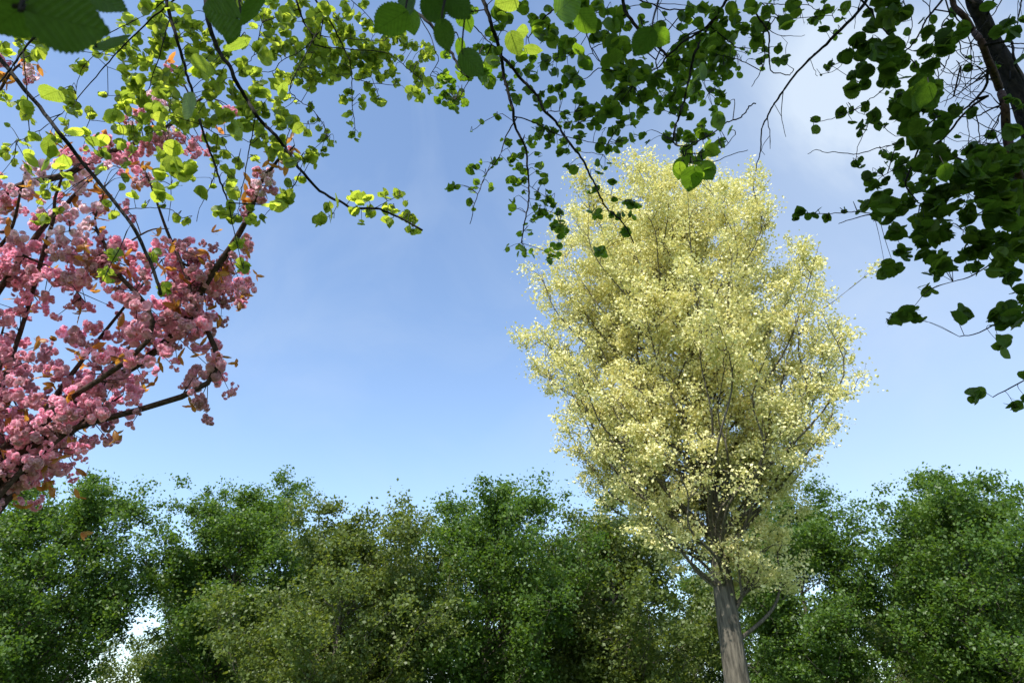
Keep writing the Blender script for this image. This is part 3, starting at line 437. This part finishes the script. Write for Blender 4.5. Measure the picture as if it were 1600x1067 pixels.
for key, T in TREES.items():
    base = Vector(T['base'])
    root = link('broadleaf_tree', None); root.location = base
    tag(root, T['label'], 'tree')
    T['root'] = root; T['inv'] = -base
    brs = parse(key); T['brs'] = brs
    if key == 'C':      # the second stem rises from the foot of the tree
        b = brs[0]; b.pts += [b.pts[-1].lerp(base + Vector((-.12, .05, .5)), .5), base + Vector((-.1, .05, .35))]; b.sm = cat_smooth(b.pts, 4); b.r = (b.r[0], b.r[1] * 1.5)
    for b in brs: b.root = False
    tk = MB()
    if key != 'C':
        hub = Vector(T['hub'])
        pts = cat_smooth([base, base + Vector((.05, .1, 1.5)), base + Vector((.0, .2, 3.2)), hub * .8 + base * .2 + Vector((0, 0, .8)), hub], 6)
        tube(tk, [p - base for p in pts], T['r'], T['r'] * .55, 14, .05, .5)
        T['trunkline'] = pts
    else:
        pl = [P(*q) for q in ((1505, -70, 4.9), (1520, 0, 4.8), (1535, 30, 4.8), (1552, 70, 4.8), (1572, 105, 4.75), (1590, 140, 4.7), (1605, 175, 4.65), (1625, 230, 4.6), (1652, 300, 4.55))]
        low = pl[-1]; top = pl[0]
        chain = [base, base + (low - base) * .35 + Vector((.12, 0, 0)), base + (low - base) * .7 + Vector((.1, 0, 0))] + pl[::-1]
        up2 = [top + Vector((-.35, -.35, .9)), top + Vector((-.6, -.8, 2.0)), top + Vector((-.7, -1.1, 3.2))]
        pts = cat_smooth(chain + up2, 6)
        tube(tk, [p - base for p in pts], .10, .024, 16, .05, .5)
        T['trunkline'] = pts
    tk.build('trunk', T['bark'], root)
    # connect branches that start outside the frame to the limbs
    for b in brs:
        x0, y0 = b.px[0]
        b.ext = []
        outside = y0 < 0 or x0 < 0
        if outside:
            st = b.pts[0]; dirv = (b.pts[0] - b.pts[1]).normalized()
            if key == 'C': tgt = min([p for p in T['trunkline'] if p.z > st.z + .2] or [T['trunkline'][-1]], key=lambda p: (p - st).length)
            else: tgt = T['trunkline'][-1]
            m = (tgt - st).length
            b.ext = [tgt, tgt + (st + dirv * m * .45 - tgt) * .45 + Vector((0, 0, .10 * m)), st + dirv * m * .22 + Vector((0, 0, .03 * m))]
    # inner branches: attach start to nearest branch / trunk point
    allpts = [(p, b) for b in brs for p in b.sm]
    for b in brs:
        if b.ext: continue
        st = b.pts[0]
        cand = [(p, q) for p, q in allpts if q is not b and q.w[0] >= b.w[0]]
        c2_ = [(p, None) for p in T['trunkline']]
        p, q = min(cand + c2_, key=lambda t: (t[0] - st).length + (.15 if t[1] is None else 0))
        b.ext = [p] if (p - st).length > .01 else []
        if (p - st).length > .6: b.ext = [p, (p + st) / 2 + Vector((0, 0, .05))]
    for b in brs:
        full = (cat_smooth(b.ext + b.pts[:1], 4)[:-1] + b.sm) if b.ext else b.sm
        b.mb = MB(); b.fo = MB(); b.tw = MB()
        r0 = b.r[0] * (1.25 if len(b.ext) == 3 else 1)
        b.base = base
        tube(b.mb, [p - base for p in full], r0, max(b.r[1], .0012), 10 if b.w[0] > 3 else 6, .12)
        b.sc = [(project(p)[0], project(p)[1], p) for p in b.sm]
    # leaf sprays
    for s in BLOB[key].replace('\n', '').split(';'):
        q = [float(v) for v in s.split()]
        if len(q) < 2: continue
        x, y = q[:2]; r = q[2] if len(q) > 2 else 7; n = int(q[3]) if len(q) > 3 else 2; sz = q[4] if len(q) > 4 else 13
        best = None
        for b in brs:
            for (sx, sy, p) in b.sc:
                dd = math.hypot(sx - x, sy - y)
                if best is None or dd < best[0]: best = (dd, b, p)
        b, bp = best[1], best[2]
        db = project(bp)[2]
        D = .45 * min(max(66 / sz, 1.9), 6.2) + .55 * db
        c = P(x, y, D)
        tdir = (c - bp)
        end = c + tdir.normalized() * (r * D / FPX * .7)
        midp = (bp + c) / 2 + rv3(.015 * tdir.length + .004) + Vector((0, 0, .06 * tdir.length))
        tw = cat_smooth([bp, midp, c, end], 3)
        tube(b.mb, [p - base for p in tw], .0022, .0010, 4)
        n = n + (rnd.random() < .6 if n < 3 else round(n * (1.15 if key == 'A' else .95)))
        if key == 'C': n += 2 if n > 1 else 0
        for i in range(n):
            rr = r * math.sqrt(rnd.random()) ; an = rnd.uniform(0, 6.283)
            dep = D + rnd.gauss(0, r * D / FPX * .9)
            pos = P(x + rr * math.cos(an), y + rr * math.sin(an), dep)
            ln = sz * rnd.uniform(.72, 1.22) * dep / FPX * (1.04 if key == 'C' else (1.02 if key == 'A' else 1.0))
            att = min(tw[2:], key=lambda p: (p - pos).length)
            nrm = (Vector((0, 0, .75)) + rv3(.48)).normalized()
            ax = (pos - att).normalized() * .7 + rv3(.55) + Vector((0, 0, -.35))
            ax = (ax - nrm * ax.dot(nrm)).normalized()
            bs = pos - ax * ln * .5
            put_leaf(b.fo, bs - base, ax, nrm, ln, sz >= 17)
            pm = (att + bs) / 2 + Vector((0, 0, -.004)) 
            tube(b.fo, [att - base, pm - base, bs - base, bs + ax * ln * .1 - base], .0011, .0008, 3)
            if x > 880 or key == 'C' or (rnd.random() < (.30 if key == 'B' else .22)): dark_pts.append((pos, key))
    # near leaves
    for s in NEAR.replace('\n', '').split(';'):
        q = s.split()
        if q[0] != key: continue
        tx, ty, bx, by, d, wf, tilt = map(float, q[1:])
        if d > 1.4: d *= 1.5
        tip = P(tx, ty, d * 1.02); bs = P(bx, by, d)
        ax = tip - bs; ln = ax.length
        view = (Vector((0, 0, CAMZ)) - bs).normalized(); side = ax.normalized().cross(view).normalized()
        nrm = -view * math.cos(tilt) + side * math.sin(tilt)
        if nrm.z < 0: nrm = -nrm
        if d > 1.4: nrm = nrm + Vector((0, -.1, 1.1))
        nrm = (nrm - ax.normalized() * nrm.dot(ax.normalized())).normalized()
        mb = MB(); v, f, uv = LB[rnd.randrange(4)]
        yv = ax.normalized(); xv = yv.cross(nrm).normalized(); zv = xv.cross(yv)
        mb.add((v * np.array([ln * wf, ln, ln])) @ np.array([xv, yv, zv]) + np.array(bs - base), f, uv, rnd.uniform(.0, .35))
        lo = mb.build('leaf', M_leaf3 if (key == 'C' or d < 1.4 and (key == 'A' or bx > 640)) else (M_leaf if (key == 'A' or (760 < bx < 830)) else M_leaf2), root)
        if d < 1.4:
            o1 = P(bx + 12, -70, d * 1.05); far = T['trunkline'][-1]
            sb = MB(); ln2 = cat_smooth([bs + ax * .04, bs - ax * .03 + (o1 - bs) * .12, o1, o1 + Vector((0, -.05, .7)), far], 5)
            tube(sb, [p - base for p in ln2], .0010, .004, 6); sb.build('stem', T['bark'], root)
            near_pts.append((bs + ax * .5, ln, key))
        else:
            _, p, bb = min([(math.hypot(project(p)[0] - bx, project(p)[1] - by), p, q2) for q2 in brs for p in q2.sm], key=lambda t: t[0])
            tube(bb.mb, [q3 - base for q3 in cat_smooth([p, (p + bs) / 2 + Vector((0, 0, .05)), bs + ax * .05], 4)], .003, .0012, 5)
    for b in brs:
        bo = b.mb.build('branch', M_bark2 if (key == 'C' and b is brs[0]) else T['bark'], root)
        if key == 'C' and b is brs[0]: bo['label'] = 'reddish brown second stem'
        if b.fo.n:
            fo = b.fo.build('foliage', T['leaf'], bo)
            if b.tw.n: b.tw.build('leaf_stalk', M_twig, bo)

# unseen leaves added above the frame, towards the sun, to shade the leaves below
for key, cnt in (('A', 1), ('B', 1), ('C', 1)):
    T = TREES[key]; base = Vector(T['base']); root = T['root']
    cr = MB(); n_in = 0
    for c, rr, k2 in near_pts:
        if k2 != key or (key == 'B' and project(c)[0] < 615): continue
        for _ in range(60):
            q = c + sd * rnd.uniform(1.2, 2.6) + rv3(rr * .8)
            nrm = (sd + rv3(.35)).normalized(); ax = rv3(1); ax = (ax - nrm * ax.dot(nrm)).normalized()
            put_leaf(cr, q - base, ax, nrm, rnd.uniform(.08, .12))
    pts = [p for p, k in dark_pts if k == key]
    for p in pts:
        sx = project(p)[0]
        reps = 4 if sx > 960 else 3
        if key == 'A': reps = 1
        if key != 'A' and sx < 1000 and rnd.random() < .45: continue
        for _ in range(reps):
            q = p + sd * rnd.uniform(1.9, 4.2) + rv3(.16)
            X, Y, d = project(q)
            if d > 0 and -40 < X < 1640 and Y > -60: continue
            ln = rnd.uniform(.08, .13)
            nrm = (Vector((0, 0, .8)) + rv3(.45)).normalized(); ax = rv3(1); ax = (ax - nrm * ax.dot(nrm)).normalized()
            put_leaf(cr, q - base, ax, nrm, ln); n_in += 1
    print('crown', key, n_in, len(pts))
    cr.build('crown', T['leaf'], root)  # added out-of-frame leaves that block the sun, not a grown crown

# ------------------------------------------------------------------ generic standing tree
def grow(h, crown_c, crown_r, limbs, subs, leaves, clump, lsize, trunk_r, seed, lean=(0, 0), broad=0):
    g = random.Random(seed); tk = MB(); lb = MB(); npr = np.random.default_rng(seed)
    top = Vector((lean[0], lean[1], h * .80))
    tl = cat_smooth([Vector((0, 0, 0)), Vector((lean[0] * .1, lean[1] * .1, h * .25)), Vector((lean[0] * .5 + .1, lean[1] * .5, h * .55)), top], 8)
    tube(tk, tl, trunk_r, trunk_r * .08, 12, .06, .6)
    cs = []
    cc = Vector(crown_c)
    seg = []
    def wander(a, e, k, amt):
        pts = [a]
        for q in range(1, k): pts.append(a.lerp(e, q / k) + Vector((g.gauss(0, amt), g.gauss(0, amt), g.gauss(0, amt))))
        return cat_smooth(pts + [e], 3)
    for i in range(limbs):
        while True:
            u = Vector((g.gauss(0, 1), g.gauss(0, 1), g.gauss(.25, 1))).normalized()
            rr = g.uniform(.30, 1.0) ** .6
            if u.z > 0: u = Vector((u.x * (1 + broad * u.z), u.y * (1 + broad * u.z), u.z))
            t = Vector((cc.x + u.x * crown_r[0] * rr, cc.y + u.y * crown_r[1] * rr, cc.z + u.z * crown_r[2] * rr))
            if t.z > h * .12: break
        hz = Vector((t.x - cc.x, t.y - cc.y)).length
        zs = min(max(.14 * h, t.z - hz * g.uniform(.6, 1.1) - .8), h * .8)
        st = min(tl, key=lambda p: abs(p.z - zs)); D_ = (t - st).length
        m = st.lerp(t, .5) + Vector((t.x - st.x, t.y - st.y, 0)) * .12 + Vector((0, 0, -.05 * D_))
        ln = cat_smooth([st, st.lerp(m, .5) + Vector((g.gauss(0, .05), g.gauss(0, .05), 0)) * D_, m, m.lerp(t, .5) + Vector((g.gauss(0, .06), g.gauss(0, .06), 0)) * D_, t], 4)
        r = trunk_r * .17 * (1 - zs / h * .65)
        tube(lb, ln, r, r * .12, 6)
        for j in range(subs):
            ai = g.randrange(len(ln) // 3, len(ln)); a = ln[ai]
            dr = (ln[ai] - ln[ai - 1]).normalized()
            e = a + (dr * .7 + Vector((g.gauss(0, .8), g.gauss(0, .8), g.gauss(.25, .5)))).normalized() * g.uniform(.5, 1.0) * crown_r[0] * .26
            sl = wander(a, e, 3, .05 * crown_r[0] * .3); tube(lb, sl, r * .28, r * .06, 4)
            seg.append((sl[len(sl) // 2], e))
            for q in range(2):
                a2 = sl[g.randrange(3, len(sl))]; e2 = a2 + ((e - a).normalized() * .6 + Vector((g.gauss(0, .7), g.gauss(0, .7), g.gauss(.2, .5)))).normalized() * crown_r[0] * g.uniform(.06, .13)
                tube(lb, [a2, a2.lerp(e2, .5) + Vector((0, 0, .03)), e2], r * .10, r * .04, 3); seg.append((a2, e2))
    SA = np.array([tuple(x[0]) for x in seg]); SE = np.array([tuple(x[1]) for x in seg]); nl = leaves; C = SA
    dens = npr.uniform(.1, 1.9, len(C)); idx = npr.choice(len(C), nl, p=dens / dens.sum())
    tt = npr.random((nl, 1)) ** .8 * 1.05
    pos = SA[idx] * (1 - tt) + SE[idx] * tt + npr.normal(0, 1, (nl, 3)) * (npr.uniform(.5, 1.5, len(C))[idx] * clump)[:, None] * np.array([1, 1, .75])
    a = npr.normal(0, 1, (nl, 3)); a /= np.linalg.norm(a, axis=1)[:, None]
    nn = npr.normal(0, .7, (nl, 3)) + np.array([0, 0, .8]); nn -= a * (nn * a).sum(1)[:, None]; nn /= np.linalg.norm(nn, axis=1)[:, None]
    b = np.cross(a, nn); s = (lsize * npr.uniform(.5, 1.5, nl))[:, None]
    v = np.stack([pos - a * s * .5, pos + b * s * .36 + nn * s * .08, pos + a * s * .5, pos - b * s * .36 + nn * s * .08], 1).reshape(-1, 3)
    me = bpy.data.meshes.new('crown'); f = np.arange(nl * 4).reshape(-1, 4)
    me.vertices.add(nl * 4); me.vertices.foreach_set('co', v.ravel())
    me.loops.add(nl * 4); me.loops.foreach_set('vertex_index', f.ravel().astype('i'))
    me.polygons.add(nl); me.polygons.foreach_set('loop_start', (np.arange(nl) * 4).astype('i')); me.polygons.foreach_set('loop_total', np.full(nl, 4, 'i'))
    me.update(calc_edges=True)
    at = me.attributes.new('rand', 'FLOAT', 'POINT')
    at.data.foreach_set('value', np.repeat(np.clip(npr.random(nl) * .6 + (npr.random(len(C)) * .4)[idx], 0, 1), 4))
    return tk, lb, me
# pale yellow tree beyond
D = 25
pb_ = P(1035, 215, D); X0 = (1035 - 800) / FPX * D; Y0 = 18.6
t = link('pale_tree', None); t.location = (X0, Y0, 0)
tag(t, 'tall airy tree in pale cream yellow leaf standing against blue sky in the middle distance', 'tree')
tk, lb, me = grow(19.3, (-.1, 0, 12.2), (4.9, 4.9, 6.85), 175, 11, 320000, .12, .078, .38, 5, broad=.14)
tk.build('trunk', M_pbark, t); lb.build('limb', M_pbark, t)
me.materials.append(M_pale); link('crown', me, t)

# background trees (they stand where the photograph is lost; kept plain and in keeping)
protos = []
for k, (h, cc, cr_, sd_, mm) in enumerate((
        (15, (0, 0, 8.6), (6.4, 6.4, 6.6), 21, M_far), (13, (0, 0, 7.2), (6.0, 6.0, 6.0), 22, M_far2), (17, (0, 0, 9.6), (5.6, 5.6, 7.6), 23, M_far))):
    protos.append((grow(h, cc, cr_, 80, 9, 100000, .30, .17, .3, sd_, broad=.15), mm))
BG = [(-27, 41, 0, 1.0, 'dense mid green tree at the far left behind the cherry'), (-18, 46, 2, 1.0, 'tall narrow green tree between two rounder ones at the left'),
      (-9.5, 40, 1, 1.0, 'low olive green round tree left of centre'), (-1.5, 45, 0, 1.05, 'broad mid green tree in the gap at the centre'),
      (17.5, 43, 2, .9, 'tall green tree just right of the pale yellow tree'), (26, 40, 0, 1.0, 'rounded green tree behind the dark leaning stems at right'),
      (7, 49, 1, 1.2, 'olive green tree directly behind the pale yellow tree')]
for i_ in range(9):
    BG.append((-38 + i_ * 9.4 + (i_ * 37 % 5) - 2, 58 + (i_ * 53 % 9), i_ % 3, .8 + (i_ * 29 % 40) / 100, '%s green tree in the back row %s' % (('mid', 'dull', 'dark')[i_ % 3],
      ('at the far left edge', 'second from the left edge', 'behind the left pair of trees', 'left of centre', 'showing in the gap at the centre', 'just left of the pale tree', 'just right of the pale trunk', 'behind the right hand trees', 'at the far right edge')[i_])))
made = {}
for x, y, k, sc, lab in BG:
    r = link('background_tree', None); r.location = (x, y, 0); r.scale = (sc * 1.05, sc * 1.05, sc); r.rotation_euler = (0, 0, rnd.uniform(0, 6))
    tag(r, lab, 'tree', 'green trees in the background')
    if k not in made:
        (tk, lb, me), mm = protos[k]; me.materials.append(mm)
        made[k] = [tk.build('trunk', M_pbark, r), lb.build('limb', M_pbark, r), link('crown', me, r)]
    else:
        for o in made[k]:
            c = o.copy(); COL.objects.link(c); c.parent = r

# ------------------------------------------------------------------ cherry tree
CB = Vector((-3.9, 4.6, 0))
cherry = link('cherry_tree', None); cherry.location = CB
tag(cherry, 'cherry tree at left with clusters of double pink blossom and bronze young leaves', 'tree')
tk = MB(); fork = Vector((-3.7, 4.5, 2.1))
tl = cat_smooth([CB, CB + Vector((.04, .02, 1.0)), fork], 6)
tube(tk, [p - CB for p in tl], .15, .11, 14, .06, .6); tk.build('trunk', M_cbark, cherry)
CBR = [
 (5.0, 5.4, 7, 4, [(-60, 345), (0, 305), (50, 285), (95, 272), (130, 258), (155, 247), (185, 235), (215, 220), (260, 200), (280, 180), (320, 150)]),
 (5.2, 5.4, 6, 3, [(40, 400), (75, 346), (100, 322), (125, 300), (145, 278), (162, 258)]),
 (5.2, 5.2, 4, 2, [(70, 380), (82, 340), (85, 310), (95, 280), (97, 250), (108, 232)]),
 (5.2, 5.0, 6, 2, [(330, 430), (365, 380), (382, 346), (392, 325), (410, 285), (425, 262), (435, 250), (448, 240), (458, 222)]),
 (5.0, 5.2, 5, 2, [(180, 420), (160, 380), (148, 346), (160, 310)]),
 (5.0, 4.8, 5, 2, [(-30, 420), (10, 360), (35, 300), (40, 262)]),
 (5.2, 5.4, 5, 2, [(300, 470), (290, 420), (260, 360), (240, 300), (225, 270)]),
 (4.8, 4.8, 4, 2, [(-30, 200), (10, 130), (30, 100), (50, 90)]),
]
def limb_from(p0, st, dr):
    m = (st - p0).length
    return [p0, p0 + Vector((0, 0, m * .25)) + (st - p0) * .2, st - dr * m * .25]
cbr = []
for d0, d1, w0, w1, px in CBR:
    pts = [P(x, y, d0 + (d1 - d0) * i / (len(px) - 1)) for i, (x, y) in enumerate(px)]
    dr = (pts[1] - pts[0]).normalized()
    full = cat_smooth([p + rv3(.008) for p in limb_from(fork, pts[0], dr) + pts], 5)
    b = Branch(); b.sm = full; b.mb = MB(); cbr.append(b)
    tube(b.mb, [p - CB for p in full], w0 * d0 / FPX * 1.1, w1 * d1 / FPX / 2, 10, .1)
# further limbs of the lower crown
for k in range(26):
    b0 = rnd.choice(cbr[:8]); p0 = b0.sm[rnd.randrange(len(b0.sm) // 3, len(b0.sm))]
    if project(p0)[1] < 360: continue
    e = p0 + Vector((rnd.gauss(0, .35), rnd.gauss(0, .35), rnd.gauss(.05, .3)))
    if project(e)[1] < 350: continue
    full = cat_smooth([p0, p0.lerp(e, .5) + rv3(.05), e], 5)
    b = Branch(); b.sm = full; b.mb = MB(); cbr.append(b)
    tube(b.mb, [p - CB for p in full], .010, .003, 6, .1)
for k in range(11):
    e = P(rnd.uniform(-60, 300), rnd.uniform(400, 680), rnd.uniform(4.6, 6.4))
    full = cat_smooth([fork, fork.lerp(e, .4) + Vector((0, 0, .35)), e], 6)
    b = Branch(); b.sm = full[3:]; b.mb = MB(); cbr.append(b)
    tube(b.mb, [p - CB for p in full], .035, .006, 8, .1)
def flower(mb, c, up, r, g):
    up = up.normalized(); a = up.cross(Vector((.3, .5, .8))).normalized(); b = up.cross(a)
    for ring, (np_, el, ll) in enumerate(((7, .0, 1.05), (7, .45, .95), (6, .8, .85), (4, 1.2, .7))):
        for i in range(np_):
            th = 6.283 * (i + .5 * ring) / np_ + g.uniform(-.2, .2); e = el + g.uniform(-.15, .15)
            rad = a * math.cos(th) + b * math.sin(th); d = rad * math.cos(e) + up * math.sin(e)
            sd_ = up.cross(rad).normalized(); nn = d.cross(sd_)
            l = r * ll * g.uniform(.85, 1.1); w = l * .42
            p0 = c; v = [p0 + d * l * .1 - sd_ * w * .25, p0 + d * l * .1 + sd_ * w * .25, p0 + d * l * .6 + sd_ * w, p0 + d * l + sd_ * w * .55 - nn * l * .12,
                         p0 + d * l * .9 - nn * l * .16, p0 + d * l - sd_ * w * .55 - nn * l * .12, p0 + d * l * .6 - sd_ * w]
            mb.add([tuple(q) for q in v], [(0, 1, 2, 6), (6, 2, 4), (2, 3, 4), (6, 4, 5)], None, g.random())
fl_templates = []
for k in range(6):
    g = random.Random(k + 50); mb = MB(); nfl = 22
    lob = [Vector((g.gauss(0, .42), g.gauss(0, .42), g.gauss(0, .35))) for _ in range(4)]
    for i in range(nfl):
        u = Vector((g.gauss(0, 1), g.gauss(0, 1), g.gauss(-.2, .9))).normalized()
        flower(mb, lob[i % 4] + u * g.uniform(.25, .55), u, g.uniform(.28, .40), g)
    tmp = mb.build('blossom_cluster', M_petal if k % 3 else M_petal2, cherry, smooth=False); fl_templates.append(tmp)
BL = '''48 115 9;45 128 7;10 95 9;235 165 14;222 172 10;165 220 12;175 235 10;145 240 9;145 258 7;120 250 14;108 245 9;122 282 13;130 298 9;88 258 6;50 270 14;62 266 10;40 262 8;8 288 11;15 310 13;28 300 8;42 302 9;18 329 9;2 342 8;52 335 9;64 328 8;98 335 12;112 326 10;106 345 9;140 335 12;155 330 9;95 315 7;160 310 6;168 257 8;190 245 12;210 258 11;225 275 10;218 284 9;236 277 8;195 268 7;215 230 12;236 222 12;246 215 10;228 182 9;212 192 8;196 190 7;255 222 10;266 208 10;277 214 8;252 232 7;300 225 8;310 213 7;306 236 8;319 236 6;298 241 6;412 285 12;400 293 11;418 275 9;394 304 10;407 312 10;426 298 9;386 326 8;402 272 7;378 343 6;455 235 6;355 170 6;262 102 7;270 110 6;245 155 9;258 162 8;366 172 7;
60 360 12;90 372 13;125 365 12;20 370 13;150 372 10;200 330 9'''
n_ind = 0
first = set()
def blossom(pos, r, ind=True):
    k = rnd.randrange(6); src = fl_templates[k]
    if k not in first: first.add(k); o = src
    else: o = src.copy(); COL.objects.link(o); o.parent = cherry
    o.location = pos - CB; o.scale = (r, r, r); o.rotation_euler = (rnd.uniform(-.6, .6), rnd.uniform(-.6, .6), rnd.uniform(0, 6))
lf = MB(); ped = MB()
def bronze(pos, n, sz):
    for _ in range(n):
        ax = (rv3(1) + Vector((0, 0, .1))).normalized(); nrm = (Vector((0, 0, .6)) + rv3(.5)); nrm = (nrm - ax * nrm.dot(ax)).normalized()
        ln = sz * rnd.uniform(.7, 1.2); v, f, uv = LT[rnd.randrange(6)]
        x = ax.cross(nrm).normalized()
        lf.add((v * np.array([ln * .5, ln, ln])) @ np.array([x, ax, nrm]) + np.array(pos - CB), f, uv, rnd.random())
for s in BL.replace('\n', '').split(';'):
    x, y, r = map(float, s.split())
    near = min(((math.hypot(project(p)[0] - x, project(p)[1] - y), p, b) for b in cbr for p in b.sm), key=lambda t: t[0])
    d = project(near[1])[2] + rnd.uniform(-.12, .12)
    c = P(x, y, d); blossom(c, r * d / FPX * 1.3); n_ind += 1
    tube(near[2].mb, [q - CB for q in cat_smooth([near[1], near[1].lerp(c, .5) + Vector((0, 0, .03)), c], 3)], .005, .003, 5)
    if rnd.random() < .35: bronze(c + rv3(.04), 2, .075)
for x, y in [(35, 90), (45, 98), (60, 102), (10, 130), (5, 115), (90, 225), (100, 232), (85, 216), (98, 240), (142, 282), (148, 290), (165, 290), (158, 298), (103, 305), (115, 318), (50, 302), (165, 205), (228, 260), (390, 285), (385, 300), (410, 268), (435, 262), (430, 238), (448, 257), (420, 252), (455, 215), (460, 232), (340, 200), (345, 194), (380, 312), (60, 310), (160, 310), (170, 330), (240, 118), (262, 95)]:
    near = min(((math.hypot(project(p)[0] - x, project(p)[1] - y), p, b) for b in cbr for p in b.sm), key=lambda t: t[0])
    d = project(near[1])[2]; c = P(x, y, d); bronze(c, 3, .085)
    tube(near[2].mb, [q - CB for q in (near[1], near[1].lerp(c, .5) + Vector((0, 0, .02)), c)], .003, .0015, 4)
# lower crown blossom, one part
low = MB(); tv = []
src = [t_.data for t_ in fl_templates]
arrs = []
for me_ in src:
    v = np.zeros(len(me_.vertices) * 3); me_.vertices.foreach_get('co', v); arrs.append((v.reshape(-1, 3), [tuple(p.vertices) for p in me_.polygons]))
lowp = MB()
for b in cbr:
    for p in b.sm:
        X, Y, d = project(p)
        if d < 3 or Y < 385 or Y > 760: continue
        for _ in range(3):
            c = p + rv3(.11); Y2 = project(c)[1]
            if Y2 < 380: continue
            v, f = rnd.choice(arrs); r = rnd.uniform(.03, .08)
            an = rnd.uniform(0, 6.28); ca, sa = math.cos(an), math.sin(an)
            Rz = np.array([[ca, sa, 0], [-sa, ca, 0], [0, 0, 1]])
            lowp.add((v * r) @ Rz + np.array(c - CB), f, None, rnd.random())
            tube(b.mb, [p - CB, c - CB], .004, .002, 4)
        bronze(p + rv3(.16), 3, .08)
tag(lowp.build('blossom', M_petal, cherry, smooth=False), kind='stuff')
for b in cbr: b.mb.build('limb', M_cbark, cherry)
lf.build('bronze_leaves', M_orange, cherry)
print('faces', sum(len(o.data.polygons) for o in bpy.data.objects if o.type == 'MESH'))
